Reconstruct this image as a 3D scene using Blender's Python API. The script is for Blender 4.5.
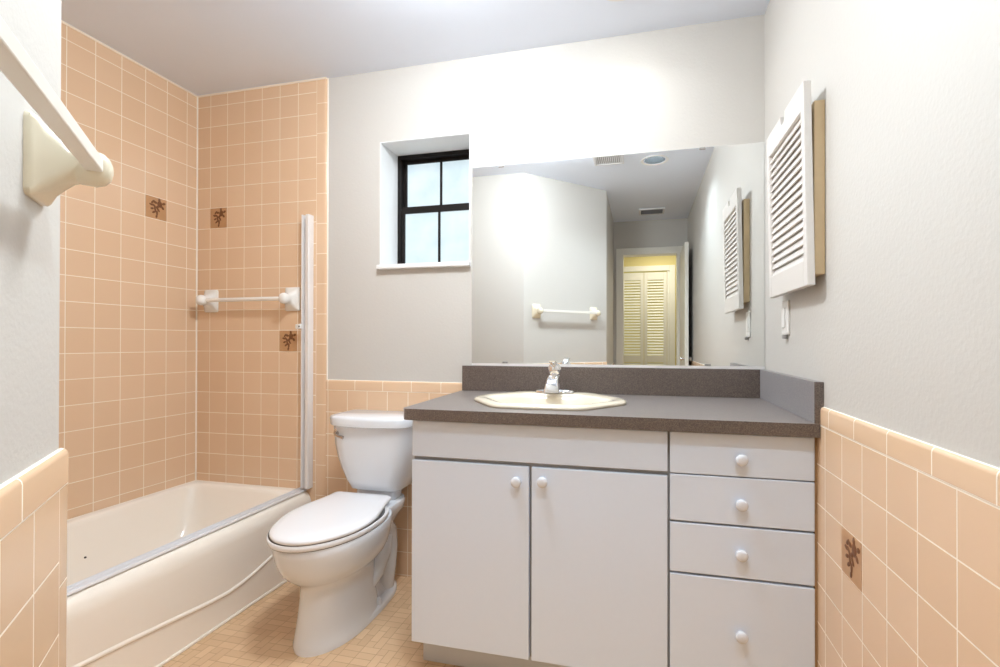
import bpy, bmesh, math, random
from mathutils import Vector, Matrix
PI = math.pi
random.seed(4)
S = bpy.context.scene
for o in list(bpy.data.objects):
    bpy.data.objects.remove(o, do_unlink=True)
COL = S.collection

# ------------------------------------------------------------------ camera, world, exposure, lights
cam_d = bpy.data.cameras.new('camera')
cam_d.sensor_fit = 'HORIZONTAL'
cam_d.sensor_width = 36.0
cam_d.lens = 36.0 * 478.04 / 1000.0
cam_d.shift_x = (500 - 524.65) / 1000.0
cam_d.shift_y = (340.06 - 333.5) / 1000.0
cam_d.clip_start = 0.02
cam = bpy.data.objects.new('camera', cam_d)
COL.objects.link(cam)
YAW, PITCH, ROLL = .2376, .0046, .0015
fw = Vector((-math.sin(YAW) * math.cos(PITCH), math.cos(YAW) * math.cos(PITCH), math.sin(PITCH)))
rt = Vector((math.cos(YAW), math.sin(YAW), 0))
up = rt.cross(fw)
rt2 = rt * math.cos(ROLL) + up * math.sin(ROLL)
up2 = -rt * math.sin(ROLL) + up * math.cos(ROLL)
M3 = Matrix((rt2, up2, -fw)).transposed()
cam.matrix_world = Matrix.Translation((0, 0, 1.125)) @ M3.to_4x4()
S.camera = cam

world = bpy.data.worlds.new('sky')
S.world = world
world.use_nodes = True
world.node_tree.nodes['Background'].inputs[0].default_value = (0.80, 0.92, 1.0, 1)
world.node_tree.nodes['Background'].inputs[1].default_value = 1.5

vs = S.view_settings
vs.view_transform = 'Standard'
vs.look = 'None'
vs.gamma = 1.0
vs.use_curve_mapping = False
vs.exposure = 0.25

KEY_W, CAN_W, FILL_E, HALL_W, PANE_E = 1.3, 13.5, 90.0, 9.0, .76
OX, OY = -.66, 1.24            # fill dome added on the ceiling, out of camera and mirror view
LX, LY = -.075, 1.80          # recessed lamp over the basin
DX, DY = .10, .59              # ceiling can by the entry, its ring visible, its fill lamp added


def area_lamp(name, loc, size, power, color, spread=180):
    d = bpy.data.lights.new(name, 'AREA')
    d.shape = 'DISK'
    d.size = size
    d.energy = power
    d.color = color
    d.spread = math.radians(spread)
    o = bpy.data.objects.new(name, d)
    COL.objects.link(o)
    o.location = loc
    return o


area_lamp('basin_lamp', (LX, LY, 2.447), .13, KEY_W, (.93, .97, 1.0), 140)
area_lamp('entry_fill', (DX, DY, 2.455 + .066), .11, CAN_W, (.76, .90, 1.0))  # fill for the vanity front, added inside the can
area_lamp('hall_lamp', (.25, -1.75, 2.37), .22, HALL_W, (1.0, .94, .76))


# ------------------------------------------------------------------ materials
def lin(r, g, b):
    f = lambda c: (c / 255 / 12.92) if c / 255 <= .04045 else ((c / 255 + .055) / 1.055) ** 2.4
    return (f(r), f(g), f(b), 1)


def new_mat(name):
    m = bpy.data.materials.new(name)
    m.use_nodes = True
    return m, m.node_tree, m.node_tree.nodes['Principled BSDF']


def plain(name, col, rough=.5, metal=0.0, bump=0.0, bscale=60.0, spec=.5, coat=0.0, var=0.0):
    m, nt, p = new_mat(name)
    p.inputs['Base Color'].default_value = col
    p.inputs['Roughness'].default_value = rough
    p.inputs['Metallic'].default_value = metal
    p.inputs['Specular IOR Level'].default_value = spec
    p.inputs['Coat Weight'].default_value = coat
    tc = nt.nodes.new('ShaderNodeTexCoord')
    nz = nt.nodes.new('ShaderNodeTexNoise')
    nz.inputs['Scale'].default_value = bscale
    nz.inputs['Detail'].default_value = 3
    nt.links.new(tc.outputs['Object'], nz.inputs['Vector'])
    if bump:
        b = nt.nodes.new('ShaderNodeBump')
        b.inputs['Strength'].default_value = bump
        b.inputs['Distance'].default_value = .002
        nt.links.new(nz.outputs['Fac'], b.inputs['Height'])
        nt.links.new(b.outputs['Normal'], p.inputs['Normal'])
    mx = nt.nodes.new('ShaderNodeMix')
    mx.data_type = 'RGBA'
    mx.inputs['Factor'].default_value = 0
    mx.inputs['A'].default_value = col
    mx.inputs['B'].default_value = (col[0] * (1 - var), col[1] * (1 - var), col[2] * (1 - var), 1)
    nt.links.new(nz.outputs['Fac'], mx.inputs['Factor'])
    nt.links.new(mx.outputs['Result'], p.inputs['Base Color'])
    return m


def tile_mat(name, c1, c2, grout, bw, bh, mortar, rough=.22, offset=0.0, bump=.5):
    m, nt, p = new_mat(name)
    uv = nt.nodes.new('ShaderNodeUVMap')
    br = nt.nodes.new('ShaderNodeTexBrick')
    br.offset = offset
    br.squash = 1.0
    br.inputs['Color1'].default_value = c1
    br.inputs['Color2'].default_value = c2
    br.inputs['Mortar'].default_value = grout
    br.inputs['Scale'].default_value = 1.0
    br.inputs['Mortar Size'].default_value = mortar
    br.inputs['Mortar Smooth'].default_value = .25
    br.inputs['Brick Width'].default_value = bw
    br.inputs['Row Height'].default_value = bh
    nt.links.new(uv.outputs['UV'], br.inputs['Vector'])
    nt.links.new(br.outputs['Color'], p.inputs['Base Color'])
    mr = nt.nodes.new('ShaderNodeMapRange')
    mr.inputs['To Min'].default_value = rough
    mr.inputs['To Max'].default_value = .8
    nt.links.new(br.outputs['Fac'], mr.inputs['Value'])
    nt.links.new(mr.outputs['Result'], p.inputs['Roughness'])
    bp = nt.nodes.new('ShaderNodeBump')
    bp.invert = True
    bp.inputs['Strength'].default_value = bump
    bp.inputs['Distance'].default_value = .002
    nt.links.new(br.outputs['Fac'], bp.inputs['Height'])
    nt.links.new(bp.outputs['Normal'], p.inputs['Normal'])
    return m


def floor_mat():
    m, nt, p = new_mat('mosaic_floor')
    tc = nt.nodes.new('ShaderNodeTexCoord')
    base = None

    def brick(bw, bh, off, rot=0):
        mp = nt.nodes.new('ShaderNodeMapping')
        mp.inputs['Rotation'].default_value = (0, 0, rot)
        nt.links.new(tc.outputs['Object'], mp.inputs['Vector'])
        br = nt.nodes.new('ShaderNodeTexBrick')
        br.offset = off
        br.inputs['Color1'].default_value = lin(226, 192, 154)
        br.inputs['Color2'].default_value = lin(214, 178, 140)
        br.inputs['Mortar'].default_value = lin(186, 148, 112)
        br.inputs['Scale'].default_value = 1
        br.inputs['Mortar Size'].default_value = .0013
        br.inputs['Mortar Smooth'].default_value = .3
        br.inputs['Brick Width'].default_value = bw
        br.inputs['Row Height'].default_value = bh
        nt.links.new(mp.outputs['Vector'], br.inputs['Vector'])
        return br
    a = brick(.066, .033, .5, PI / 2)
    b = brick(.066, .033, 0.0, 0)
    ck = nt.nodes.new('ShaderNodeTexChecker')
    ck.inputs['Scale'].default_value = 1 / .132
    nt.links.new(tc.outputs['Object'], ck.inputs['Vector'])
    mx = nt.nodes.new('ShaderNodeMix')
    mx.data_type = 'RGBA'
    nt.links.new(ck.outputs['Fac'], mx.inputs['Factor'])
    nt.links.new(a.outputs['Color'], mx.inputs['A'])
    nt.links.new(b.outputs['Color'], mx.inputs['B'])
    mf = nt.nodes.new('ShaderNodeMix')
    nt.links.new(ck.outputs['Fac'], mf.inputs['Factor'])
    nt.links.new(a.outputs['Fac'], mf.inputs['A'])
    nt.links.new(b.outputs['Fac'], mf.inputs['B'])
    nt.links.new(mx.outputs['Result'], p.inputs['Base Color'])
    bp = nt.nodes.new('ShaderNodeBump')
    bp.invert = True
    bp.inputs['Strength'].default_value = .4
    bp.inputs['Distance'].default_value = .0015
    nt.links.new(mf.outputs['Result'], bp.inputs['Height'])
    nt.links.new(bp.outputs['Normal'], p.inputs['Normal'])
    p.inputs['Roughness'].default_value = .45
    return m


def speckle_mat():
    m, nt, p = new_mat('speckled_laminate')
    tc = nt.nodes.new('ShaderNodeTexCoord')
    nz = nt.nodes.new('ShaderNodeTexNoise')
    nz.inputs['Scale'].default_value = 420
    nz.inputs['Detail'].default_value = 2
    nt.links.new(tc.outputs['Object'], nz.inputs['Vector'])
    cr = nt.nodes.new('ShaderNodeValToRGB')
    cr.color_ramp.elements[0].position = .36
    cr.color_ramp.elements[0].color = lin(58, 45, 38)
    cr.color_ramp.elements[1].position = .70
    cr.color_ramp.elements[1].color = lin(120, 104, 94)
    nt.links.new(nz.outputs['Fac'], cr.inputs['Fac'])
    nt.links.new(cr.outputs['Color'], p.inputs['Base Color'])
    p.inputs['Roughness'].default_value = .42
    p.inputs['Specular IOR Level'].default_value = .9
    p.inputs['Sheen Weight'].default_value = .5
    p.inputs['Sheen Roughness'].default_value = .45
    p.inputs['Sheen Tint'].default_value = (.95, .95, 1, 1)
    p.inputs['Coat Weight'].default_value = .3
    p.inputs['Coat Roughness'].default_value = .38
    return m


def glass_pane_mat():
    m, nt, p = new_mat('frosted_glass')
    p.inputs['Base Color'].default_value = (.12, .14, .15, 1)
    p.inputs['Roughness'].default_value = .35
    tc = nt.nodes.new('ShaderNodeTexCoord')
    nz = nt.nodes.new('ShaderNodeTexNoise')
    nz.inputs['Scale'].default_value = 9
    nz.inputs['Detail'].default_value = 4
    nt.links.new(tc.outputs['Object'], nz.inputs['Vector'])
    cr = nt.nodes.new('ShaderNodeValToRGB')
    cr.color_ramp.elements[0].position = .3
    cr.color_ramp.elements[0].color = (.66, .82, .90, 1)
    cr.color_ramp.elements[1].position = .65
    cr.color_ramp.elements[1].color = (.80, .92, .97, 1)
    nt.links.new(nz.outputs['Fac'], cr.inputs['Fac'])
    nt.links.new(cr.outputs['Color'], p.inputs['Emission Color'])
    p.inputs['Emission Strength'].default_value = PANE_E
    return m


def emit_mat(name, col, strength):
    m, nt, p = new_mat(name)
    p.inputs['Base Color'].default_value = (.9, .9, .9, 1)
    p.inputs['Emission Color'].default_value = col
    p.inputs['Emission Strength'].default_value = strength
    return m


TP = .1095
C1, C2, GR = lin(230, 197, 164), lin(226, 192, 158), lin(250, 238, 222)
MT = dict(
    paint=plain('warm_white_wall_paint', lin(206, 202, 196), .55, bump=.35, bscale=110, var=.02),
    ceiling=plain('ceiling_paint', lin(232, 239, 252), .7, bump=.1, bscale=150),
    hall=plain('hall_paint', lin(228, 213, 150), .6),
    sill=plain('window_sill_paint', lin(240, 240, 240), .35),
    tile=tile_mat('tan_wall_tile', C1, C2, GR, TP, TP, .0017),
    trimtile=tile_mat('tan_trim_tile', C1, C2, GR, .152, .051, .0016),
    vtrimtile=tile_mat('tan_edge_tile', C1, C2, GR, .6, .152, .0013),
    deco=plain('flower_tile_glaze', lin(200, 152, 106), .3, var=.22, bscale=40),
    flower=plain('flower_motif_glaze', lin(122, 74, 38), .55, var=.3, bscale=200),
    floor=floor_mat(),
    hallfloor=plain('hall_floor', lin(170, 150, 125), .7),
    laminate=speckle_mat(),
    vanity=plain('vanity_white', lin(226, 235, 250), .38, var=.02),
    vdark=plain('vanity_frame_grey', lin(170, 168, 168), .5),
    toe=plain('toe_kick_grey', lin(205, 210, 218), .5),
    wood=plain('filler_wood', lin(176, 138, 96), .55, var=.2, bscale=30),
    knob=plain('knob_porcelain', lin(224, 226, 232), .25),
    toilet=plain('toilet_china', lin(234, 238, 244), .12, coat=.3),
    seat=plain('toilet_seat_plastic', lin(242, 242, 245), .2),
    gapshade=plain('seat_gap_shade', lin(90, 88, 88), .8),
    tub=plain('almond_enamel', lin(252, 243, 231), .16, coat=.3),
    almond=plain('almond_basin_china', lin(230, 218, 197), .14, coat=.3),
    caulk=plain('caulk', lin(246, 236, 222), .5),
    nickel=plain('lever_nickel', lin(196, 186, 178), .15, 1.0),
    chrome=plain('chrome', (.85, .85, .86, 1), .07, 1.0),
    alu=plain('white_aluminium', lin(238, 235, 234), .28, .15),
    alur=plain('satin_aluminium', (.86, .87, .90, 1), .32, .35),
    ceramic=plain('white_ceramic', lin(240, 236, 230), .15, coat=.2),
    cream=plain('cream_ceramic', lin(236, 226, 202), .25, coat=.2),
    barplastic=plain('towel_bar_plastic', lin(240, 236, 228), .3),
    cabdoor=plain('louvered_white_paint', lin(224, 219, 214), .4),
    cabbox=plain('cabinet_box_wood', lin(214, 188, 148), .5, var=.15, bscale=25),
    plate=plain('switch_plate_plastic', lin(240, 238, 235), .3),
    greyplastic=plain('grey_plastic', lin(150, 146, 142), .5),
    black=plain('black_window_frame', lin(22, 17, 15), .5, spec=.25),
    pane=glass_pane_mat(),
    mirror=plain('mirror_silver', (.90, .92, .915, 1), .0, 1.0),
    mirroredge=plain('mirror_glass_edge', lin(170, 180, 176), .2),
    door=plain('door_white_paint', lin(240, 237, 228), .4),
    grille=plain('vent_white', lin(225, 225, 228), .5),
    ventdark=plain('vent_dark', lin(128, 128, 138), .6),
    fixture=plain('fixture_white', lin(240, 240, 240), .4),
    lens=emit_mat('lamp_lens', (1, .97, .9, 1), 10.0),
    halllens=emit_mat('hall_lamp_lens', (1, .88, .6, 1), 4.0),
    filldome=emit_mat('fill_dome_glow', (.88, .95, 1.0, 1), FILL_E),
    baffle=plain('black_baffle', (.004, .004, .004, 1), 1.0, spec=0),
    dark=plain('dark_hole', lin(60, 45, 40), .6),
)


# ------------------------------------------------------------------ mesh builder
class MB:
    def __init__(self):
        self.bm = bmesh.new()

    def quad(self, pts):
        self.bm.faces.new([self.bm.verts.new(p) for p in pts])
        return self

    def box(self, x0, x1, y0, y1, z0, z1, bevel=0.0, seg=2):
        r = bmesh.ops.create_cube(self.bm, size=1.0)
        v = r['verts']
        for q in v:
            q.co = Vector((x0 + (q.co.x + .5) * (x1 - x0), y0 + (q.co.y + .5) * (y1 - y0), z0 + (q.co.z + .5) * (z1 - z0)))
        if bevel:
            es = list({e for q in v for e in q.link_edges})
            bmesh.ops.bevel(self.bm, geom=es, offset=bevel, segments=seg, profile=.5, affect='EDGES', clamp_overlap=True)
        return self

    def loft(self, rings, cap0=True, cap1=True, closed=True):
        vr = [[self.bm.verts.new(p) for p in r] for r in rings]
        n = len(vr[0])
        for a, b in zip(vr, vr[1:]):
            for i in range(n if closed else n - 1):
                j = (i + 1) % n
                self.bm.faces.new((a[i], a[j], b[j], b[i]))
        if cap0:
            self.bm.faces.new(list(reversed(vr[0])))
        if cap1:
            self.bm.faces.new(vr[-1])
        return self

    def cyl(self, p0, p1, r0, r1=None, seg=24):
        return self.tube([p0, p1], [r0, r0 if r1 is None else r1], seg)

    def tube(self, path, radii, seg=12, flat=1.0):
        path = [Vector(p) for p in path]
        if not isinstance(radii, (list, tuple)):
            radii = [radii] * len(path)
        rings = []
        ref = None
        for i, p in enumerate(path):
            d = (path[min(i + 1, len(path) - 1)] - path[max(i - 1, 0)]).normalized()
            if ref is None:
                ref = Vector((0, 0, 1)) if abs(d.z) < .9 else Vector((1, 0, 0))
            a = d.cross(ref).normalized()
            b = a.cross(d).normalized()
            ref = b
            rings.append([p + a * math.cos(2 * PI * k / seg) * radii[i] + b * math.sin(2 * PI * k / seg) * radii[i] * flat for k in range(seg)])
        return self.loft(rings)

    def lathe(self, origin, axis, prof, seg=32, caps=True):
        """prof: list of (distance along axis, radius)"""
        o = Vector(origin)
        ax = Vector(axis).normalized()
        ref = Vector((0, 0, 1)) if abs(ax.z) < .9 else Vector((1, 0, 0))
        a = ax.cross(ref).normalized()
        b = ax.cross(a).normalized()
        rings = [[o + ax * t + (a * math.cos(2 * PI * k / seg) + b * math.sin(2 * PI * k / seg)) * max(r, .0004) for k in range(seg)] for t, r in prof]
        return self.loft(rings, caps, caps)

    def prism(self, poly, fn, t0, t1, bevel=0.0):
        """poly of 2D points; fn(u, v, t) -> 3D"""
        n0 = len(self.bm.verts)
        self.loft([[fn(u, v, t0) for u, v in poly], [fn(u, v, t1) for u, v in poly]])
        if bevel:
            self.bm.verts.ensure_lookup_table()
            vs_ = set(self.bm.verts[n0:])
            es = [e for e in self.bm.edges if e.verts[0] in vs_ and e.verts[1] in vs_]
            bmesh.ops.bevel(self.bm, geom=es, offset=bevel, segments=2, profile=.5, affect='EDGES', clamp_overlap=True)
        return self

    def build(self, name, mat, parent=None, smooth=False, off=None, uv=None, angle=40):
        """off: world point that becomes the mesh origin. uv: fn(co_world) -> (u, v)"""
        bm = self.bm
        bmesh.ops.recalc_face_normals(bm, faces=bm.faces)
        if uv:
            ul = bm.loops.layers.uv.new('UVMap')
            for f in bm.faces:
                for l in f.loops:
                    l[ul].uv = uv(l.vert.co)
        o_ = Vector((0, 0, 0))
        if off is not None:
            o_ = Vector(off)
        elif parent is not None:
            r = parent
            while r.parent:
                r = r.parent
            if 'local' not in r:
                o_ = r.location.copy()
        bmesh.ops.translate(bm, verts=bm.verts, vec=-o_)
        me = bpy.data.meshes.new(name)
        bm.to_mesh(me)
        bm.free()
        me.materials.append(mat)
        if smooth:
            for p in me.polygons:
                p.use_smooth = True
            me.set_sharp_from_angle(angle=math.radians(angle))
        ob = bpy.data.objects.new(name, me)
        COL.objects.link(ob)
        if parent is not None:
            ob.parent = parent
        elif off is not None:
            ob.location = o_
        return ob


def tag(o, label=None, cat=None, group=None, kind=None):
    if label:
        o['label'] = label
    if cat:
        o['category'] = cat
    if group:
        o['group'] = group
    if kind:
        o['kind'] = kind
    return o


def thing(name, label, cat, loc=(0, 0, 0), rz=0.0, group=None, kind=None):
    o = bpy.data.objects.new(name, None)
    o.empty_display_size = .05
    COL.objects.link(o)
    o.location = loc
    o.rotation_euler = (0, 0, rz)
    return tag(o, label, cat, group, kind)


def struct(mb, name, mat, label, cat, **k):
    return tag(mb.build(name, mat, **k), label, cat, kind='structure')


def rrect(x0, x1, y0, y1, r, z, n=6):
    pts = []
    for cx, cy, a0 in ((x1 - r, y1 - r, 0), (x0 + r, y1 - r, PI / 2), (x0 + r, y0 + r, PI), (x1 - r, y0 + r, 1.5 * PI)):
        for k in range(n + 1):
            a = a0 + k * PI / 2 / n
            pts.append((cx + r * math.cos(a), cy + r * math.sin(a), z))
    return pts


def add_bevel(ob, w, seg=2):
    m = ob.modifiers.new('bevel', 'BEVEL')
    m.width = w
    m.segments = seg
    m.limit_method = 'ANGLE'
    m.angle_limit = math.radians(30)
    return ob


# ------------------------------------------------------------------ room shell
CZ = 2.455
YB = 2.105        # painted back wall
YT = 2.0965       # tile face on back wall
XP = .488         # painted right wall
XT = .4795        # tile face on right wall
XL = -2.335       # tile face of tub side wall
XLW = -2.344
CX, CY = -.889, .559   # outer corner of diagonal wall (paint)
R2 = math.sqrt(.5)
EX, EY = CX + .847 * R2, CY - .847 * R2      # other end of diagonal wall (about -.29, -.04)
YD = -1.18        # wall with the bathroom door
YH = -2.35        # hall back wall

fl = struct(MB().box(-2.45, .60, -1.24, 2.25, -.1, 0), 'floor', MT['floor'], 'tan mosaic tile bathroom floor', 'floor')
struct(MB().box(-1.6, 1.6, -2.6, -1.24, -.1, 0), 'floor_hall', MT['hallfloor'], 'hallway floor beyond the bathroom door, seen in the mirror', 'floor')
b = MB()
bm = b.bm
ov = [bm.verts.new((x, y, CZ)) for x, y in ((-2.45, -2.6), (1.6, -2.6), (1.6, 2.30), (-2.45, 2.30))]
hv = [bm.verts.new((DX + .074 * math.cos(2 * PI * k / 40), DY + .074 * math.sin(2 * PI * k / 40), CZ)) for k in range(40)]
bmesh.ops.triangle_fill(bm, use_beauty=True, edges=[bm.edges.new((l[i], l[(i + 1) % len(l)])) for l in (ov, hv) for i in range(len(l))])
b.box(-2.45, 1.6, -2.6, 2.30, CZ + .15, CZ + .25)
struct(b, 'ceiling', MT['ceiling'], 'smooth white bathroom ceiling', 'ceiling')

# back wall with the window opening
WX0, WX1, WZ0, WZ1 = -1.241, -.773, 1.478, 2.104
b = MB()
YB2 = 2.34
b.box(-2.45, WX0, YB, YB2, 0, CZ).box(WX1, .60, YB, YB2, 0, CZ).box(WX0, WX1, YB, YB2, 0, WZ0).box(WX0, WX1, YB, YB2, WZ1, CZ)
wall_back = struct(b, 'wall_back', MT['paint'], 'warm white back wall above tan tile, holding the window and the mirror', 'wall')
b = MB().box(XP, .60, -1.24, YB, 0, CZ)
wall_right = struct(b, 'wall_right', MT['paint'], 'textured warm white wall beside the vanity over tan tile wainscot', 'wall')
b = MB().box(-2.45, XLW, .45, YB, 0, CZ)
wall_left = struct(b, 'wall_left', MT['paint'], 'wall along the bathtub covered in square tan tiles', 'wall')
# wall at the foot of the tub + diagonal wall + entry jog as separate walls
b = MB().box(-2.344, CX - .0005, .44, CY, 0, CZ)
wall_foot = struct(b, 'wall_foot', MT['paint'], 'white wall at the foot of the bathtub, seen in the mirror', 'wall')


def dpt(t, n, z):          # t along the diagonal wall from its outer corner, n out of the wall
    return (CX + R2 * t + R2 * n, CY - R2 * t + R2 * n, z)


b = MB()
b.prism([(0, 0), (.847, 0), (.847, -.08), (0, -.0)], lambda u, v, t: dpt(u, v, t), 0, CZ)
wall_diag = struct(b, 'wall_diagonal', MT['paint'], 'white diagonal wall carrying the near towel bar over tan tile wainscot', 'wall')
b = MB().box(EX - .09, EX, YD, EY - .001, 0, CZ)
wall_entry = struct(b, 'wall_entry', MT['paint'], 'short white wall of the entry passage, seen in the mirror', 'wall')
# wall with the door
DO0, DO1, DOZ = -.184, .381, 2.083
b = MB().box(-1.6, DO0 - .012, YD - .11, YD, 0, CZ).box(DO1 + .012, 1.6, YD - .11, YD, 0, CZ).box(DO0 - .012, DO1 + .012, YD - .11, YD, DOZ + .012, CZ)
struct(b, 'wall_front', MT['paint'], 'greige wall around the bathroom door, seen in the mirror', 'wall')
struct(MB().box(-1.6, -.27, YH - .1, YH, 0, CZ).box(.385, 1.6, YH - .1, YH, 0, CZ).box(-.27, .385, YH - .1, YH, 2.085, CZ), 'wall_hall_back', MT['hall'], 'yellow lit hallway wall around the louvered closet doors', 'wall')
struct(MB().box(-1.6, -1.5, YH, YD - .11, 0, CZ), 'wall_hall_left', MT['hall'], 'end wall of the hallway behind the bathroom', 'wall')
struct(MB().box(1.5, 1.6, YH, YD - .11, 0, CZ), 'wall_hall_right', MT['hall'], 'other end wall of the hallway behind the bathroom', 'wall')

# ---- tile panels on the walls (parts of the walls)
ZA = 2.389
uvb = lambda c: (c.x + 2.2472, c.z - ZA)
MB().box(XL, -1.590, YT, YB, .30, CZ).build('tile_surround', MT['tile'], wall_back, uv=uvb)


def bullnose_v(x0, x1, z0, z1, name, parent):
    b = MB()
    prof = [(x0, YB), (x0, YT), (x1 - .022, YT)] + [(x1 - .022 + .022 * math.sin(a), YT + .0085 - .0085 * math.cos(a)) for a in [PI / 8 * k for k in range(1, 5)]] + [(x1, YB)]
    b.loft([[(x, y, z0) for x, y in prof], [(x, y, z1) for x, y in prof]])
    return b.build(name, MT['vtrimtile'], parent, smooth=True, uv=lambda c: (c.x + 5, c.z - .05))


bullnose_v(-1.590, -1.532, 0, CZ - .004, 'tile_edge_strip', wall_back)
uvs = lambda c: (c.y - 1.4882, c.z - ZA)
MB().box(XLW, XL, .56, YB, .30, CZ).build('tile_surround', MT['tile'], wall_left, uv=uvs)
MB().box(XL, -1.53, CY, CY + .008, .30, CZ).build('tile_surround', MT['tile'], wall_foot, uv=lambda c: (c.x + 2.2472, c.z - ZA))

MB().tube([(XL + .001, YT - .001, .37), (XL + .001, YT - .001, CZ)], .0045, 8).build('caulk_line', MT['caulk'], wall_back, smooth=True)
MB().tube([(XL, YT - .001, CZ - .001), (-1.535, YT - .001, CZ - .001)], .006, 8).build('caulk_line', MT['caulk'], wall_back, smooth=True)
MB().tube([(-1.531, YB - .001, .0), (-1.531, YB - .001, CZ)], .0035, 8).build('caulk_line', MT['caulk'], wall_back, smooth=True)
MB().tube([(XL + .001, CY + .01, CZ - .001), (XL + .001, YT, CZ - .001)], .006, 8).build('caulk_line', MT['caulk'], wall_left, smooth=True)
# wainscots
WB, WT = .885, .936
MB().box(-1.532, .478, YT, YB, 0, WB).build('tile_wainscot', MT['tile'], wall_back, uv=lambda c: (c.x + 1.411, c.z - WB))


def trim_prof(z0, z1, d):    # rounded top profile: (out, z)
    r = .010
    return [(0, z0), (d, z0), (d, z1 - r)] + [(d - d * (1 - math.cos(a)), z1 - r + r * math.sin(a)) for a in [PI / 8 * k for k in range(1, 5)]]


pr = trim_prof(WB, WT, .0092)
MB().loft([[(x, YB - o_, z) for o_, z in pr] for x in (-1.532, .478)]).build('tile_trim', MT['trimtile'], wall_back, smooth=True, uv=lambda c: (c.x + 1.369, c.z - WB))
WBR, WTR = .8995, .950
MB().box(XT, XP, -1.1, YB, 0, WBR).build('tile_wainscot', MT['tile'], wall_right, uv=lambda c: (c.y - 1.3220, c.z - 1.0067))
pr = trim_prof(WBR, WTR, .0092)
MB().loft([[(XP - o_, y, z) for o_, z in pr] for y in (-1.1, 1.468)]).build('tile_trim', MT['trimtile'], wall_right, smooth=True, uv=lambda c: (c.y - 1.101, c.z - WBR))
# diagonal wall wainscot: end strip, field tile, trim
DT = .009


def tco(c):
    return ((c.x - CX) * R2 - (c.y - CY) * R2)


MB().prism([(.033, 0), (.847, 0), (.847, DT), (.033, DT)], lambda u, v, t: dpt(u, v, t), 0, WBR).build('tile_wainscot', MT['tile'], wall_diag, uv=lambda c: (tco(c) - .033, c.z - WBR))
pr = trim_prof(WBR, WTR + .006, .0098)
MB().loft([[dpt(t, o_, z) for o_, z in pr] for t in (-.008, .847)]).build('tile_trim', MT['trimtile'], wall_diag, smooth=True, uv=lambda c: ((tco(c) - .188) * .75, (c.z - WBR) * .9))
epr = [(.033, 0), (.033, DT), (-.006, DT)] + [(-.006 - .008 * math.sin(a), DT - .008 + .008 * math.cos(a)) for a in [PI / 8 * k for k in range(1, 5)]] + [(-.014, -.002), (.0, -.002)]
MB().prism(epr, lambda u, v, t: dpt(u, v, t), 0, WBR).build('tile_edge_strip', MT['vtrimtile'], wall_diag, smooth=True, uv=lambda c: (c.x + 5, c.z - .75))
MB().box(-1.53, CX - .01, CY, CY + .008, 0, WBR).build('tile_wainscot', MT['tile'], wall_foot, uv=lambda c: (c.x, c.z - WBR))
MB().box(EX, EX + .008, YD, EY, 0, WBR).build('tile_wainscot', MT['tile'], wall_entry, uv=lambda c: (c.y, c.z - WBR))


# ---- decorative flower tiles
def flower_tile(parent, fn, label):
    """fn(u, v, n): u, v in 0..1 over the tile, n out of the wall in metres"""
    n0 = .0012
    b = MB()
    e = .012
    b.loft([[fn(u, v, 0) for u, v in ((0 + e, 0 + e), (1 - e, 0 + e), (1 - e, 1 - e), (0 + e, 1 - e))], [fn(u, v, n0) for u, v in ((e, e), (1 - e, e), (1 - e, 1 - e), (e, 1 - e))]])
    t = b.build('decorative_tile', MT['deco'], parent)
    t['label'] = label
    f = MB()

    def blob(u, v, ru, rv, a, h=.0018):
        u, v, ru, rv = .5 + (u - .49) * 1.22, .5 + (v - .48) * 1.2, ru * 1.2, rv * 1.7
        rings = []
        for k, s in ((0, 1.0), (h * .7, .8), (h, .3)):
            rings.append([fn(u + (ru * math.cos(q) * math.cos(a) - rv * math.sin(q) * math.sin(a)) * s, v + (ru * math.cos(q) * math.sin(a) + rv * math.sin(q) * math.cos(a)) * s, n0 + k) for q in [2 * PI * j / 10 for j in range(10)]])
        f.loft(rings)
    blob(.62, .66, .10, .09, 0)                                   # dark flower heart
    for k in range(5):
        a = k * 2 * PI / 5 + .4
        blob(.62 + .17 * math.cos(a), .66 + .15 * math.sin(a), .075, .035, a)
    for k, (u, v, a, l) in enumerate([(.42, .55, 2.4, .11), (.36, .70, .8, .09), (.30, .58, 2.9, .08), (.45, .42, 1.9, .12), (.52, .30, 1.5, .10), (.56, .44, 2.2, .10), (.40, .32, .6, .08), (.50, .18, 1.3, .07), (.33, .44, .3, .07)]):
        blob(u, v, l, .028, a)
    m = f.build('flower_motif', MT['flower'], t, smooth=True)
    m['label'] = 'dark brown flower spray'
    return t


zt = ZA - 5 * TP
flower_tile(wall_left, lambda u, v, n: (XL + n, 1.4882 + (3 + u) * TP, zt - TP + v * TP), 'brown flower tile high on the wall along the tub')
flower_tile(wall_back, lambda u, v, n: (-2.2472 + u * TP, YT - n, zt - TP + v * TP), 'brown flower tile near the tub corner')
zt2 = ZA - 11 * TP
flower_tile(wall_back, lambda u, v, n: (-2.2472 + (4 + u) * TP, YT - n, zt2 - TP + v * TP), 'brown flower tile under the tub towel bar')
flower_tile(wall_right, lambda u, v, n: (XT - n, 1.3220 - u * TP, 1.0067 - 4 * TP + v * TP), 'brown flower tile on the wainscot beside the vanity')

# ------------------------------------------------------------------ window
win = thing('window_1', 'small black framed window with frosted panes above the toilet', 'window', (-1.007, 2.29, WZ0), kind='structure')
FY0, FY1 = 2.275, 2.33
b = MB()
for x0, x1, z0, z1 in ((WX0, WX0 + .024, WZ0, WZ1), (WX1 - .024, WX1, WZ0, WZ1), (WX0 + .024, WX1 - .024, WZ0, WZ0 + .035), (WX0 + .024, WX1 - .024, WZ1 - .024, WZ1)):
    b.box(x0, x1, FY0, FY1, z0, z1)
b.build('window_frame', MT['black'], win)
MZ = 1.808


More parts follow.
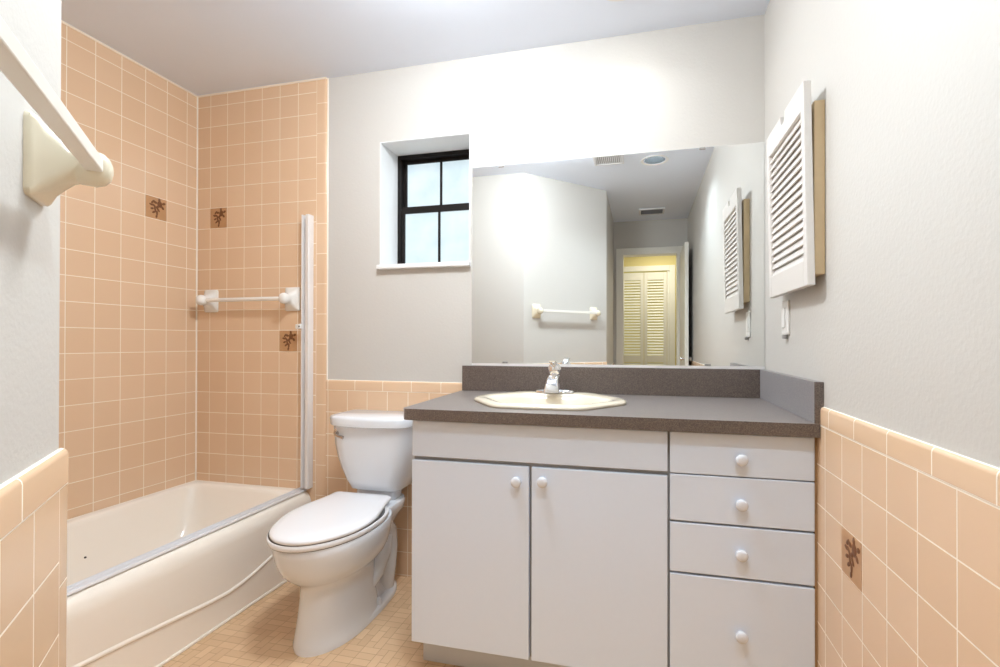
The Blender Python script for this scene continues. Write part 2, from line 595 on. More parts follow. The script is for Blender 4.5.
def sash(name, y0, y1, z0, z1, sw, rail0, rail1):
    x0, x1 = WX0 + .024, WX1 - .024
    b = MB()
    b.box(x0, x0 + sw, y0, y1, z0, z1).box(x1 - sw, x1, y0, y1, z0, z1)
    b.box(x0 + sw, x1 - sw, y0, y1, z0, z0 + rail0).box(x0 + sw, x1 - sw, y0, y1, z1 - rail1, z1)
    s = b.build(name, MT['black'], win)
    xm = (x0 + x1) / 2
    MB().box(xm - .006, xm + .006, y0 + .004, y1 - .004, z0 + rail0, z1 - rail1).build('muntin', MT['black'], s)
    MB().box(x0 + sw, x1 - sw, (y0 + y1) / 2, (y0 + y1) / 2 + .004, z0 + rail0, z1 - rail1).build('glass_pane', MT['pane'], s)
    return s


sash('upper_sash', 2.303, 2.322, MZ - .02, WZ1 - .024, .018, .03, .018)
sash('lower_sash', 2.280, 2.300, WZ0 + .035, MZ + .022, .018, .018, .034)
b = MB().box(WX0 - .004, WX1 + .004, YB - .026, 2.275, WZ0, WZ0 + .022, .004)
sill = b.build('window_sill', MT['sill'], win)
# white painted reveal lining
b = MB()
b.box(WX0, WX0 + .004, YB + .001, FY0, WZ0 + .022, WZ1).box(WX1 - .004, WX1, YB + .001, FY0, WZ0 + .022, WZ1).box(WX0 + .004, WX1 - .004, YB + .001, FY0, WZ1 - .004, WZ1)
b.build('window_reveal', MT['sill'], win)

# ------------------------------------------------------------------ mirror
mr = thing('wall_mirror', 'wide frameless wall mirror above the vanity backsplash', 'mirror', (-.13, YB, 1.02))
MXL, MXR, MZ0, MZ1 = -.760, .4865, 1.0285, 1.934
MB().box(MXL, MXR, 2.1035, YB - .0002, MZ0, MZ1).build('mirror_back', MT['mirroredge'], mr)
MB().box(MXL, MXR, 2.0980, 2.1035, MZ0, MZ1).build('mirror_glass', MT['mirror'], mr)
MB().box(MXL, MXR, 2.0965, YB - .0002, 1.0180, 1.0284).build('mirror_channel', MT['alu'], mr)
for x, z in ((-.60, MZ0), (.27, MZ0), (-.62, MZ1), (.25, MZ1)):
    s = 1 if z == MZ0 else -1
    MB().box(x - .012, x + .012, 2.0945, 2.0978, min(z, z + s * .008), max(z, z + s * .008), .001).build('mirror_clip', MT['greyplastic'], mr)

# ------------------------------------------------------------------ bathtub
tub = thing('bathtub', 'almond enamel alcove bathtub with rounded front apron', 'bathtub', (-1.975, 1.33, 0))
XA = -1.617
XI = XL + .001
TY0, TY1 = CY + .010, YT - .001
b = MB()
rings = [
    rrect(XI, XA, TY0, TY1, .004, .0),
    rrect(XI, XA, TY0, TY1, .004, .12),
    rrect(XI, XA + .003, TY0, TY1, .004, .25),
    rrect(XI, XA + .005, TY0, TY1, .004, .305),
    rrect(XI, XA + .004, TY0, TY1, .004, .325),
    rrect(XI, XA - .002, TY0, TY1, .005, .345),
    rrect(XI, XA - .012, TY0, TY1, .006, .361),
    rrect(XI, XA - .025, TY0, TY1, .008, .372),
    rrect(XI, XA - .037, TY0, TY1, .010, .376),
    rrect(XI + .028, XA - .056, TY0 + .05, TY1 - .028, .035, .374),
    rrect(XI + .034, XA - .062, TY0 + .06, TY1 - .036, .05, .368),
    rrect(XI + .038, XA - .066, TY0 + .07, TY1 - .042, .06, .350),
    rrect(XI + .060, XA - .085, TY0 + .13, TY1 - .085, .09, .20),
    rrect(XI + .085, XA - .105, TY0 + .19, TY1 - .135, .11, .105),
    rrect(XI + .125, XA - .145, TY0 + .26, TY1 - .21, .10, .075),
]
b.loft(rings, cap0=True, cap1=True)
b.build('tub_basin', MT['tub'], tub, smooth=True, angle=60)
pts = [(.80, .185), (1.0, .170), (1.2, .152), (1.38, .132), (1.52, .116), (1.60, .112), (1.67, .118), (1.74, .132), (1.84, .158), (1.95, .188), (2.08, .205)]
MB().tube([(XA - .0045, y, z) for y, z in pts], .0105, 14, 1.0).build('apron_ridge', MT['tub'], tub, smooth=True)
MB().tube([(XA + .001, TY0 + .02, .004), (XA + .001, TY1 - .01, .004)], .007, 8).build('caulk_line', MT['caulk'], tub, smooth=True)
b = MB().box(XI, XI + .006, TY0, TY1, .372, .3795, .002)
b.box(XI + .006, XA - .03, TY1 - .006, TY1, .372, .3795, .002)
b.build('caulk_line', MT['caulk'], tub)
MB().lathe((-2.258, 1.515, .222), (1, 0, .2), [(0, .004), (.004, .004), (.005, .002)], 16).build('overflow_screw', MT['dark'], tub, smooth=True)

# shower door frame left on the tub
sd = thing('shower_door_frame', 'white aluminium wall jamb and sill track without door on the tub edge', 'shower frame', (-1.645, 1.33, .376))
b = MB()
JX, JY = -1.640, YT
poly = [(-.014, 0), (-.014, -.012), (-.012, -.034), (-.006, -.034), (-.004, -.014), (.010, -.014), (.012, -.034), (.030, -.036), (.033, -.030), (.033, 0)]
b.prism(poly, lambda u, v, t: (JX + u, JY + v, t), .392, 1.763)
b.build('wall_jamb', MT['alu'], sd)
b = MB()
poly = [(-.026, 0), (-.026, .012), (-.023, .012), (-.020, .004), (-.010, .004), (-.008, .009), (-.004, .009), (-.002, .004), (.008, .003), (.014, .001), (.014, 0)]
b.prism(poly, lambda u, v, t: (-1.650 + u, t, .3768 + v), TY0 + .002, TY1 - .001)
b.build('sill_track', MT['alur'], sd)
b = MB().box(JX - .034, JX - .006, JY - .050, JY - .030, 1.190, 1.214, .004)
bu = b.build('door_bumper', MT['ceramic'], sd)
MB().lathe((JX - .010, JY - .050, 1.202), (0, -1, 0), [(0, .004), (.0015, .0035)], 12).build('screw', MT['dark'], bu)
for z in (1.69, .49):
    MB().lathe((JX + .004, JY - .014, z), (0, -1, 0), [(0, .0055), (.002, .005), (.003, .002)], 12).build('screw', MT['greyplastic'], sd)


# ------------------------------------------------------------------ towel bars (local: x along the bar, y out of the wall)
def towel_bar(name, label, loc, rz, span, bw, bh, reach, bar_r, square, mat, barmat, group=None):
    t = thing(name, label, 'towel bar', loc, rz)
    t['local'] = 1
    for sx in (-1, 1):
        x0 = sx * span / 2
        prof = [(0, bw, bh), (.006, bw, bh), (.010, bw * .93, bh * .95), (.018, bw * .80, bh * .80), (.028, bw * .66, bh * .62), (.040, bw * .56, bh * .48), (.046, bw * .53, bh * .43), (reach - .010, bw * .53, bh * .44),
                (reach + .006, bw * .54, bh * .46), (reach + .016, bw * .48, bh * .40), (reach + .022, bw * .34, bh * .28), (reach + .025, bw * .14, bh * .11)]
        rings = []
        for y, w, h in prof:
            r = min(w, h) * (.12 if y < .012 else .30 if y < .03 else .47)
            rings.append([(x0 + px, y, pz) for px, pz, _ in rrect(-w / 2, w / 2, -h / 2, h / 2, r, 0, 5)])
        MB().loft(rings).build('bracket', mat, t, smooth=True, angle=35)
    b = MB()
    L = span / 2 - .012
    if square:
        L = span / 2 - bw * .24
        b.box(-L, L, reach - bar_r + .008, reach + bar_r + .008, -bar_r + .001, bar_r + .001, .002)
    else:
        b.cyl((-L, reach - .010, 0), (L, reach - .010, 0), bar_r)
    b.build('bar', barmat, t, smooth=not square)
    del t['local']
    return t


c = dpt(.409, 0, 1.373)
towel_bar('towel_bar', 'cream ceramic towel bar with square rail on the diagonal white wall', c, -PI / 4, .585, .080, .110, .058, .0098, True, MT['cream'], MT['barplastic'])
towel_bar('towel_bar', 'white ceramic towel bar on tan tile above the bathtub end', (-1.980, YT, 1.343), PI, .508, .086, .120, .062, .0105, False, MT['ceramic'], MT['ceramic'])

# ------------------------------------------------------------------ toilet
TX = -1.174
toi = thing('toilet', 'white two piece toilet with closed elongated lid between tub and vanity', 'toilet', (TX, 1.75, 0))


def egg(z, yf, yb, hw, yc=None, cx=TX, pw=2.0, pb=2.6, n=48):
    """outline with a rounded front (towards -y) and a squarer back"""
    if yc is None:
        yc = yb - (yb - yf) * .46
    pts = []
    for k in range(n):
        a = 2 * PI * k / n
        c_, s_ = math.cos(a), math.sin(a)
        p = pw if s_ < 0 else pb
        x = cx + hw * math.copysign(abs(c_) ** (2 / p), c_)
        y = yc + (yb - yc if s_ >= 0 else yc - yf) * math.copysign(abs(s_) ** (2 / p), s_)
        pts.append((x, y, z))
    return pts


b = MB()
# base flange running under the whole pedestal
b.loft([egg(.0, 1.476, 2.045, .123, 1.72, pb=3), egg(.016, 1.476, 2.045, .123, 1.72, pb=3), egg(.024, 1.480, 2.040, .119, 1.72, pb=3), egg(.030, 1.50, 2.02, .10, 1.72, pb=3)])
# front pedestal + bowl
b.loft([egg(.0, 1.478, 1.88, .122), egg(.014, 1.476, 1.88, .123), egg(.03, 1.480, 1.88, .119), egg(.10, 1.494, 1.865, .110), egg(.17, 1.506, 1.86, .106), egg(.212, 1.508, 1.86, .107), egg(.232, 1.500, 1.865, .114),
        egg(.252, 1.474, 1.875, .134), egg(.275, 1.446, 1.885, .154), egg(.305, 1.424, 1.893, .170), egg(.34, 1.410, 1.90, .180), egg(.375, 1.402, 1.905, .185), egg(.397, 1.399, 1.91, .186), egg(.405, 1.403, 1.908, .182)])
# rear body under the tank deck
b.loft([egg(.0, 1.78, 2.040, .100, 1.93, pw=3), egg(.03, 1.78, 2.035, .085, 1.93, pw=3), egg(.08, 1.78, 2.03, .062, 1.93, pw=3), egg(.20, 1.78, 2.04, .058, 1.93, pw=3), egg(.29, 1.78, 2.05, .070, 1.93, pw=3), egg(.345, 1.78, 2.07, .105, 1.93, pw=3),
        egg(.375, 1.78, 2.078, .128, 1.93, pw=3), egg(.405, 1.78, 2.08, .132, 1.93, pw=3.5), egg(.413, 1.78, 2.078, .128, 1.93, pw=3.5)])
# trapway bulges on the two sides
for s in (-1, 1):
    b.tube([(TX + .035 * s, 1.74, .30), (TX + .050 * s, 1.82, .335), (TX + .050 * s, 1.90, .325), (TX + .048 * s, 1.955, .27), (TX + .048 * s, 1.965, .20), (TX + .048 * s, 1.955, .12), (TX + .045 * s, 1.94, .03)], [.05, .055, .058, .057, .055, .054, .052], 16)
    b.tube([(TX + .050 * s, 1.76, .10), (TX + .066 * s, 1.83, .15), (TX + .068 * s, 1.885, .21), (TX + .060 * s, 1.93, .27)], [.045, .048, .048, .042], 16)
bowl = b.build('bowl', MT['toilet'], toi, smooth=True, angle=50)
MB().loft([egg(.4045, 1.397, 1.86, .185, cx=TX - .010), egg(.4085, 1.397, 1.86, .185, cx=TX - .010)]).build('seat_gap', MT['gapshade'], toi)  # dark sheet standing in for the shade between bowl and seat
LC = TX - .008
MB().loft([egg(.4075, 1.393, 1.885, .187, cx=LC), egg(.411, 1.390, 1.887, .190, cx=LC), egg(.4245, 1.390, 1.887, .190, cx=LC), egg(.4275, 1.393, 1.885, .187, cx=LC)]).build('seat', MT['seat'], toi, smooth=True, angle=50)
MB().loft([egg(.427, 1.396, 1.86, .184, cx=LC), egg(.4315, 1.396, 1.86, .184, cx=LC)]).build('seat_gap', MT['gapshade'], toi)  # second dark sheet, for the shade under the lid


def lid_out(z, d, nb=24):
    """elongated lid: elliptical front, sides drawing in to a straight hinge edge"""
    yf, yc, yb, hw, hb = 1.392 + d, 1.665, 1.918 - d * .5, .186 - d, .144 - d
    right = []
    for k in range(nb + 1):
        a = PI / 2 * k / nb
        right.append((hw * math.sin(a), yc - (yc - yf) * math.cos(a)))
    for k in range(1, 9):
        t = k / 8
        right.append((hw + (hb - hw) * (t * t * (3 - 2 * t)), yc + (yb - .018 - yc) * t))
    for k in range(1, 6):
        a = PI / 2 * k / 5
        right.append((hb - .018 + .018 * math.cos(a), yb - .018 + .018 * math.sin(a)))
    sk_ = lambda y: LC + .006 - .030 * max(0, (y - 1.55) / .36)      # the lid sits a little askew on its hinges
    pts = [(sk_(y) + x, y, z) for x, y in right] + [(sk_(y) - x, y, z) for x, y in reversed(right[1:])]
    return pts


MB().loft([lid_out(.431, .003), lid_out(.434, .0005), lid_out(.441, 0), lid_out(.445, .004), lid_out(.449, .014), lid_out(.4515, .034), lid_out(.453, .075), lid_out(.4535, .12)]).build('seat_lid', MT['seat'], toi, smooth=True, angle=60)
for s in (-1, 1):
    MB().box(LC + s * .075 - .02, LC + s * .075 + .02, 1.888, 1.930, .412, .436, .006).build('hinge', MT['seat'], toi, smooth=True)


def tank_ring(z, hw, yf, bow, yb=2.083, r=.022, cx=-1.177):
    """rounded box outline with a bowed front"""
    pts = []
    n = 10
    for k in range(n + 1):       # front edge left to right
        u = -1 + 2 * k / n
        edge = min(1, (1 - abs(u)) / .12)
        pts.append((cx + u * hw, yf - bow * (1 - u * u) + r * (1 - edge) ** 2, z))
    for a in (0, PI / 6, PI / 3, PI / 2):
        pts.append((cx + hw - .012 + .012 * math.cos(a), yb - .012 + .012 * math.sin(a), z))
    for a in (PI / 2, 2 * PI / 3, 5 * PI / 6, PI):
        pts.append((cx - hw + .012 + .012 * math.cos(a), yb - .012 + .012 * math.sin(a), z))
    return pts


b = MB()
b.loft([tank_ring(.452, .118, 1.955, .010), tank_ring(.458, .126, 1.945, .014), tank_ring(.50, .141, 1.928, .020), tank_ring(.55, .157, 1.916, .022), tank_ring(.60, .169, 1.908, .024), tank_ring(.66, .180, 1.902, .025), tank_ring(.75, .187, 1.899, .026)])
tank = b.build('tank', MT['toilet'], toi, smooth=True, angle=55)
b = MB().loft([egg(.413, 1.93, 2.07, .10, 2.0, cx=-1.177, pw=3), egg(.452, 1.955, 2.07, .105, 2.0, cx=-1.177, pw=3)])
b.build('tank_gasket', MT['toilet'], toi, smooth=True)
b = MB()
b.loft([tank_ring(.748, .188, 1.893, .028, 2.090), tank_ring(.752, .194, 1.886, .030, 2.092), tank_ring(.782, .196, 1.884, .030, 2.093), tank_ring(.791, .193, 1.888, .030, 2.091), tank_ring(.795, .186, 1.897, .028, 2.085)])
b.build('tank_lid', MT['toilet'], toi, smooth=True, angle=50)
lv = MB().lathe((-1.326, 1.902, .716), (0, -1, 0), [(0, .021), (.006, .021), (.010, .015), (.014, .010), (.022, .010), (.024, .006)], 24)
lev = lv.build('flush_lever', MT['nickel'], toi, smooth=True)
MB().tube([(-1.326, 1.882, .716), (-1.320, 1.874, .712), (-1.305, 1.872, .706), (-1.282, 1.874, .700)], [.007, .0075, .007, .008], 12).build('lever_arm', MT['nickel'], lev, smooth=True)
for s in (-1, 1):
    MB().lathe((TX + s * .102, 1.815, .018), (0, 0, 1), [(0, .016), (.02, .015), (.03, .011), (.034, .004)], 20).build('bolt_cap', MT['toilet'], toi, smooth=True)

# ------------------------------------------------------------------ vanity
van = thing('bathroom_vanity', 'pale grey white vanity cabinet with two doors and four drawers', 'vanity', (-.13, 1.8, 0))
VF = 1.503         # face of the frame
VD = 1.485         # face of doors
VX0, VX1 = -.752, .4735
VT = .8640
b = MB()
b.box(VX0, VX0 + .016, VF, 2.09, .1145, VT).box(VX1 - .016, VX1, VF, 2.09, .1145, VT).box(VX0 + .016, VX1 - .016, 2.075, 2.09, .1145, VT)
b.box(VX0 + .016, VX1 - .016, VF + .02, 2.075, .1145, .138)
b.build('carcass', MT['vanity'], van)
b = MB()
b.box(VX0 + .001, VX1, VF - .0005, VF + .018, .115, VT)
b.build('face_frame', MT['vdark'], van)
MB().box(VX0 + .006, VX1, 1.565, 2.08, 0.001, .1142).build('toe_kick', MT['toe'], van)
MB().box(.4735, XT - .0005, VD + .004, 1.70, .02, VT).build('filler_strip', MT['wood'], van)


def slab(name, x0, x1, z0, z1, kx, kz):
    s = MB().box(x0, x1, VD, VF - .0005, z0, z1, .002).build(name, MT['vanity'], van)
    if kx is not None:
        MB().lathe((kx, VD, kz), (0, -1, 0), [(0, .011), (.003, .0105), (.007, .0095), (.009, .0135), (.012, .0165), (.017, .0168), (.0205, .0145), (.0225, .010), (.0232, .004)], 28).build('knob', MT['knob'], s, smooth=True, angle=60)
    return s


slab('false_front', -.750, .0785, .7405, .860, None, None)
slab('door', -.752, -.3455, .114, .7275, -.384, .680)
slab('door', -.3365, .0785, .114, .7275, -.299, .686)
for z0, z1, kz in ((.7385, .860, .790), (.5985, .7350, .661), (.4475, .5925, .518), (.114, .4405, .286)):
    slab('drawer', .0855, .4720, z0, z1, .281, kz)

# ------------------------------------------------------------------ countertop
ct = thing('countertop', 'dark speckled laminate countertop with backsplash on the vanity', 'countertop', (-.14, 1.78, .865))
CF, CZ0, CZ1 = 1.462, .8645, .902
SX, SY = -.335, 1.765        # sink centre


def sink_poly(hw, hd, z, cut=.46, r=.05, n=6):
    """elongated octagon with rounded corners"""
    k = .40
    cs = [(hw, hd * .16), (hw * .52, hd), (-hw * .52, hd), (-hw, hd * .16), (-hw, -hd * .16), (-hw * .52, -hd), (hw * .52, -hd), (hw, -hd * .16)]
    pts = []
    m = len(cs)
    for i in range(m):
        p0, p1, p2 = Vector(cs[i - 1]), Vector(cs[i]), Vector(cs[(i + 1) % m])
        d0, d1 = (p0 - p1), (p2 - p1)
        q = min(r, d0.length * .45, d1.length * .45)
        a, c_ = p1 + d0.normalized() * q, p1 + d1.normalized() * q
        for j in range(n):
            t = j / (n - 1)
            w = a * (1 - t) ** 2 + p1 * 2 * t * (1 - t) + c_ * t * t
            pts.append((SX + w.x, SY + w.y, z))
    return pts


hole = sink_poly(.262, .200, CZ1)
rc = .03
arc = [(-.783 + rc - rc * math.cos(a) + 0, CF + rc - rc * math.sin(a)) for a in [PI / 12 * k for k in range(7)]]
outer_pts = [(-.803, 2.094)] + [(x - .000, y) for x, y in arc] + [(XT - .0015, CF), (XT - .0015, 2.094)]
# slab with an elliptical-octagon hole: bridge faces by triangulated fill
b = MB()
bm = b.bm
for z, keep in ((CZ1, True), (CZ0, True)):
    ov = [bm.verts.new((x, y, z)) for x, y in outer_pts]
    hv = [bm.verts.new((p[0], p[1], z)) for p in hole]
    eo = [bm.edges.new((ov[i], ov[(i + 1) % len(ov)])) for i in range(len(ov))]
    eh = [bm.edges.new((hv[i], hv[(i + 1) % len(hv)])) for i in range(len(hv))]
    bmesh.ops.triangle_fill(bm, use_beauty=True, edges=eo + eh)
    if z == CZ1:
        top_o, top_h = ov, hv
    else:
        for A, B in ((top_o, ov), (top_h, hv)):
            for i in range(len(A)):
                j = (i + 1) % len(A)
                bm.faces.new((A[i], A[j], B[j], B[i]))
b.build('worktop', MT['laminate'], ct)
MB().box(-.800, XT - .0015, 2.0765, 2.096, CZ1 + .0003, 1.0175, .0015).build('backsplash', MT['laminate'], ct)
MB().box(.4640, XP - .0005, CF, 2.0760, CZ1 + .0003, 1.0175, .0015).build('side_splash', MT['laminate'], ct)

# ------------------------------------------------------------------ basin and faucet
sk = thing('bathroom_sink', 'almond octagonal drop-in sink set in the dark countertop', 'sink', (SX, SY, CZ1))
b = MB()
zs = CZ1


def inner(hw, hd, z, dy=-.012):
    return [(x, y + dy, z_) for x, y, z_ in sink_poly(hw, hd, z)]


b.loft([sink_poly(.250, .190, zs - .02), sink_poly(.285, .222, zs + .0005), sink_poly(.288, .224, zs + .006), sink_poly(.283, .219, zs + .013), sink_poly(.268, .206, zs + .017), sink_poly(.250, .190, zs + .0155), inner(.238, .174, zs + .0135, -.008),
        inner(.226, .160, zs + .009), inner(.214, .149, zs - .004), inner(.190, .130, zs - .05), inner(.135, .095, zs - .11), inner(.06, .045, zs - .135), inner(.025, .02, zs - .137)], cap0=False)
b.build('basin', MT['almond'], sk, smooth=True, angle=150)
MB().lathe((SX, SY - .012, zs - .137), (0, 0, 1), [(0, .024), (.003, .023), (.004, .015)], 24).build('drain', MT['chrome'], sk, smooth=True)

fx, fy, fz = -.345, 1.952, zs + .0155
fa = thing('faucet', 'chrome single lever faucet on the back rim of the sink', 'faucet', (fx, fy, fz))
b = MB()


def ell(hx, hy, z, n=32):
    return [(fx + hx * math.cos(2 * PI * k / n), fy + hy * math.sin(2 * PI * k / n), z) for k in range(n)]


b.loft([ell(.082, .027, fz), ell(.082, .027, fz + .004), ell(.076, .023, fz + .010), ell(.05, .02, fz + .013)])
b.build('base_plate', MT['chrome'], fa, smooth=True)
b = MB()


def rr3(cx, cy, cz, w, h, tilt, n=5):
    """rounded rectangle ring, facing -y, tilted"""
    pts = []
    for px, pz, _ in rrect(-w / 2, w / 2, -h / 2, h / 2, min(w, h) * .35, 0, n):
        pts.append((cx + px, cy - pz * math.sin(tilt), cz + pz * math.cos(tilt)))
    return pts


# body column
b.loft([ell(.027, .024, fz + .006), ell(.025, .023, fz + .03), ell(.0225, .0225, fz + .058), ell(.0215, .0215, fz + .070), ell(.019, .019, fz + .074)])
# spout reaching over the bowl, widening to its flat mouth
b.loft([rr3(fx, fy - .004, fz + .050, .044, .052, 0), rr3(fx, fy - .024, fz + .056, .045, .042, .25), rr3(fx, fy - .046, fz + .052, .048, .032, .6), rr3(fx, fy - .062, fz + .036, .054, .022, 1.05), rr3(fx, fy - .070, fz + .018, .060, .018, 1.35), rr3(fx, fy - .072, fz + .006, .063, .016, 1.5)])
b.build('spout', MT['chrome'], fa, smooth=True, angle=60)
b = MB()
b.lathe((fx, fy, fz + .074), (0, 0, 1), [(0, .0215), (.006, .026), (.020, .0275), (.034, .025), (.044, .017), (.048, .006)], 28)
b.loft([rr3(fx, fy + .004, fz + .110, .026, .014, .2), rr3(fx, fy - .022, fz + .121, .026, .010, .3), rr3(fx, fy - .046, fz + .129, .030, .009, .3), rr3(fx, fy - .058, fz + .131, .024, .006, .3)])
b.build('lever', MT['chrome'], fa, smooth=True, angle=60)

# ------------------------------------------------------------------ louvered wall cabinet
cab = thing('wall_cabinet', 'white louvered medicine cabinet mounted high on the wall beside the mirror', 'cabinet', (XP, 1.635, 1.27))
MB().box(.4610, XP, 1.452, 1.822, 1.312, 1.787, .002).build('cabinet_box', MT['cabbox'], cab)
DXF, DXB = .430, .4500


def tilt(b):        # the door hangs a little crooked, its head standing out from the wall
    for v in b.bm.verts:
        v.co.x += .010 * (z1 - v.co.z) / (z1 - z0)


y0, y1, z0, z1 = 1.440, 1.832, 1.281, 1.838
iy0, iy1, iz0, iz1 = y0 + .028, y1 - .030, z0 + .072, z1 - .072
b = MB()
b.box(DXF, DXB, y0, iy0, z0, z1, .002).box(DXF, DXB, iy1, y1, z0, z1, .002)
b.box(DXF, DXB, iy0, iy1, z0, iz0, .002)
# top rail with a finger notch
ym, nw, nd = (y0 + y1) / 2, .022, .034
poly = [(iy0, iz1), (iy1, iz1), (iy1, z1), (ym + nw, z1)] + [(ym + nw * math.cos(a), z1 - nd + nw + nw * -math.sin(a) - 0) for a in [PI * k / 10 for k in range(0, 11)]] + [(ym - nw, z1), (iy0, z1)]
b.prism(poly, lambda u, v, t: (t, u, v), DXF, DXB)
tilt(b)
dr = b.build('louvered_door', MT['cabdoor'], cab)
b = MB()
ns = 17
pitch = (iz1 - iz0) / ns
for k in range(ns):
    zc = iz0 + (k + .5) * pitch
    poly = [(DXF + .0035, zc - .0135), (DXF + .0065, zc - .0155), (DXB - .003, zc + .0135), (DXB - .006, zc + .0155)]
    b.prism(poly, lambda u, v, t: (u, t, v), iy0, iy1)
tilt(b)
b.build('slats', MT['cabdoor'], dr)

# switch under the cabinet
sw = thing('light_switch', 'small white wall switch with grey toggle under the louvered cabinet', 'switch', (XP, 1.81, 1.21))
MB().box(XP - .007, XP, 1.768, 1.842, 1.152, 1.268, .003).build('cover_plate', MT['plate'], sw)
MB().box(XP - .011, XP - .007, 1.794, 1.828, 1.176, 1.244, .0015).build('rocker', MT['plate'], sw)
MB().box(XP - .016, XP - .004, 1.784, 1.806, 1.138, 1.152, .003).build('toggle', MT['greyplastic'], sw)

# ------------------------------------------------------------------ ceiling fittings
rl = thing('recessed_light', 'glowing recessed ceiling light above the vanity', 'ceiling light', (LX, LY, CZ))
MB().lathe((LX, LY, CZ), (0, 0, -1), [(0, .088), (.003, .088), (.005, .080), (.005, .074), (.0, .074)], 40, False).build('trim_ring', MT['fixture'], rl, smooth=True)
MB().lathe((LX, LY, CZ), (0, 0, -1), [(0, .073), (.003, .072), (.0035, .02)], 40).build('lens', MT['lens'], rl, smooth=True)
dl = thing('can_light', 'recessed can with white trim ring and added fill lamp near the entry, seen in the mirror', 'ceiling light', (DX, DY, CZ))
b = MB().lathe((DX, DY, CZ + .001), (0, 0, -1), [(0, .098), (.005, .098), (.007, .092), (.0045, .082), (.001, .079)], 40, False)
b.build('trim_ring', MT['fixture'], dl, smooth=True)
rings = [[(DX + r * math.cos(2 * PI * k / 40), DY + r * math.sin(2 * PI * k / 40), CZ + z) for k in range(40)] for z, r in ((.0, .0738), (.03, .0725), (.06, .071), (.082, .070))]
b = MB().loft(rings, cap0=False, cap1=True)
b.build('baffle', MT['baffle'], dl, smooth=True, angle=50)
MB().lathe((DX, DY, CZ + .081), (0, 0, -1), [(0, .062), (.010, .060), (.0105, .02)], 40).build('lamp_lens', MT['lens'], dl, smooth=True)  # glow added with the fill lamp inside the can


def vent(name, label, cx, cy, wx, wy, slats_along_y, n, matf, mats, matb):
    v = thing(name, label, 'vent', (cx, cy, CZ))
    x0, x1, yy0, yy1 = cx - wx / 2, cx + wx / 2, cy - wy / 2, cy + wy / 2
    f = .018
    b = MB().box(x0, x1, yy0, yy0 + f, CZ - .012, CZ, .002).box(x0, x1, yy1 - f, yy1, CZ - .012, CZ, .002).box(x0, x0 + f, yy0 + f, yy1 - f, CZ - .012, CZ, .002).box(x1 - f, x1, yy0 + f, yy1 - f, CZ - .012, CZ, .002)
    b.build('frame', matf, v)
    MB().box(x0 + f, x1 - f, yy0 + f, yy1 - f, CZ - .002, CZ).build('backing', matb, v)
    b = MB()
    for k in range(n):
        if slats_along_y:
            xc = x0 + f + (k + .5) * (x1 - x0 - 2 * f) / n
            w = (x1 - x0 - 2 * f) / n * .28
            b.box(xc - w, xc + w, yy0 + f, yy1 - f, CZ - .009, CZ - .002)
        else:
            yc = yy0 + f + (k + .5) * (yy1 - yy0 - 2 * f) / n
            w = (yy1 - yy0 - 2 * f) / n * .25
            b.box(x0 + f, x1 - f, yc - w, yc + w, CZ - .009, CZ - .002)
    b.build('slats', mats, v)
    return v


vent('exhaust_vent', 'white slotted exhaust grille on the ceiling over the diagonal wall corner', -.225, .70, .215, .20, True, 13, MT['grille'], MT['grille'], MT['greyplastic'])
vent('air_vent', 'dark grey air vent on the ceiling before the door, seen in the mirror', .11, -.80, .25, .21, False, 6, MT['grille'], MT['ventdark'], MT['ventdark'])

# ------------------------------------------------------------------ bathroom door, casing, closet doors
cs = MB()
cw = .075
cs.box(DO0 - cw, DO0, YD, YD + .016, 0, DOZ + cw, .003).box(DO1, DO1 + cw, YD, YD + .016, 0, DOZ + cw, .003).box(DO0, DO1, YD, YD + .016, DOZ, DOZ + cw, .003)
cs.box(DO0 - .012, DO0, YD - .12, YD, 0, DOZ).box(DO1, DO1 + .012, YD - .12, YD, 0, DOZ).box(DO0 - .012, DO1 + .012, YD - .12, YD, DOZ, DOZ + .012)
struct(cs, 'trim_1', MT['door'], 'white casing around the bathroom doorway, seen in the mirror', 'door casing')
d1 = thing('door_1', 'white bathroom door standing open along the wall, seen edge on in mirror', 'door', (.42, YD + .02, 0), kind='structure')
SX0, SX1, SY0, SY1 = .408, .443, YD + .018, YD + .018 + .60
MB().box(SX0, SX1, SY0, SY1, .012, 2.078, .002).build('door_slab', MT['door'], d1)
for s, xx in ((-1, SX0), (1, SX1)):
    kb = MB().lathe((xx, SY1 - .065, .968), (s, 0, 0), [(0, .026), (.004, .026), (.007, .014), (.016, .011), (.020, .018), (.028, .0235), (.034, .022), (.040, .012)] if s < 0 else [(0, .026), (.004, .026), (.007, .014), (.012, .011), (.016, .018), (.024, .0235), (.030, .022), (.034, .012)], 24)
    kb.build('door_knob', MT['chrome'], d1, smooth=True)

d2 = thing('door_2', 'white louvered bifold closet doors across the hall, seen in the mirror', 'closet door', (.05, YH, 0), kind='structure')
b = MB()
QX0, QX1, QZ = -.255, .370, 2.070
b.box(QX0 - .07, QX0, YH, YH + .016, 0, QZ + .07, .003).box(QX1, QX1 + .07, YH, YH + .016, 0, QZ + .07, .003).box(QX0, QX1, YH, YH + .016, QZ, QZ + .07, .003)
b.build('casing', MT['door'], d2)


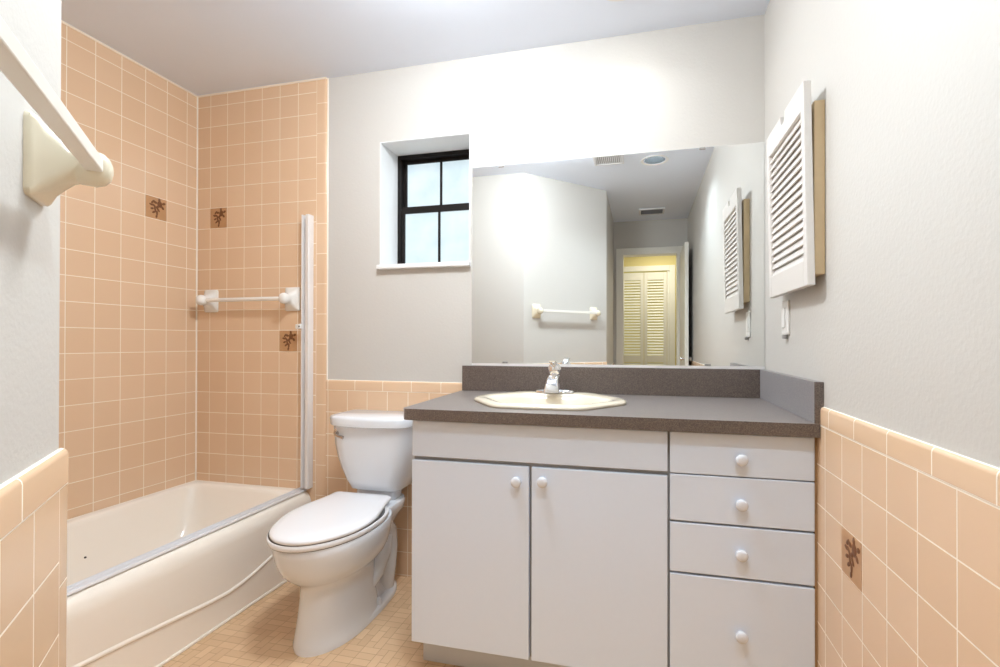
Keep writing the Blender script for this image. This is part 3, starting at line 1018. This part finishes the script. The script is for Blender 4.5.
def leaf(x0, x1):
    b = MB()
    ya, yb_ = YH - .035, YH - .008
    sw_ = .042
    b.box(x0, x0 + sw_, ya, yb_, .015, 2.055, .002).box(x1 - sw_, x1, ya, yb_, .015, 2.055, .002)
    for za, zb in ((.015, .16), (.86, .95), (1.955, 2.055)):
        b.box(x0 + sw_, x1 - sw_, ya, yb_, za, zb, .002)
    l = b.build('closet_leaf', MT['door'], d2)
    q = MB()
    for za, zb in ((.16, .86), (.95, 1.955)):
        n = int((zb - za) / .036)
        p_ = (zb - za) / n
        for k in range(n):
            zc = za + (k + .5) * p_
            q.prism([(yb_ - .003, zc - .0125), (yb_ - .008, zc - .0135), (ya + .006, zc + .0075), (ya + .010, zc + .0085)], lambda u, v, t: (t, u, v), x0 + sw_, x1 - sw_)
    q.build('slats', MT['door'], l)
    return l


leaf(-.252, .0425)
leaf(.0475, .338)
MB().box(.342, .370, YH - .03, YH - .004, .0, 2.07).build('stop_strip', MT['door'], d2)
struct(MB().box(-.6, .7, YH - .5, YH - .48, 0, CZ), 'wall_closet', MT['hall'], 'dim back of the closet behind the louvered doors', 'wall')

hl = thing('hall_light', 'round ceiling light in the hallway outside the bathroom', 'ceiling light', (.25, -1.75, CZ))
MB().lathe((.25, -1.75, CZ), (0, 0, -1), [(0, .13), (.02, .13), (.025, .12)], 32).build('base', MT['fixture'], hl, smooth=True)
MB().lathe((.25, -1.75, CZ - .025), (0, 0, -1), [(0, .118), (.02, .11), (.035, .08), (.042, .03)], 32).build('glass_shade', MT['halllens'], hl, smooth=True)


om = thing('fill_dome', 'round glowing fill dome added on the bathroom ceiling, out of view', 'ceiling light', (OX, OY, CZ))
MB().lathe((OX, OY, CZ), (0, 0, -1), [(0, .150), (.016, .150), (.020, .146)], 40).build('base', MT['fixture'], om, smooth=True)
MB().lathe((OX, OY, CZ - .020), (0, 0, -1), [(0, .140), (.03, .142), (.06, .134), (.085, .11), (.102, .07), (.108, .02)], 40).build('glass_shade', MT['filldome'], om, smooth=True)  # glowing shade of the added dome, brightens tub and vanity
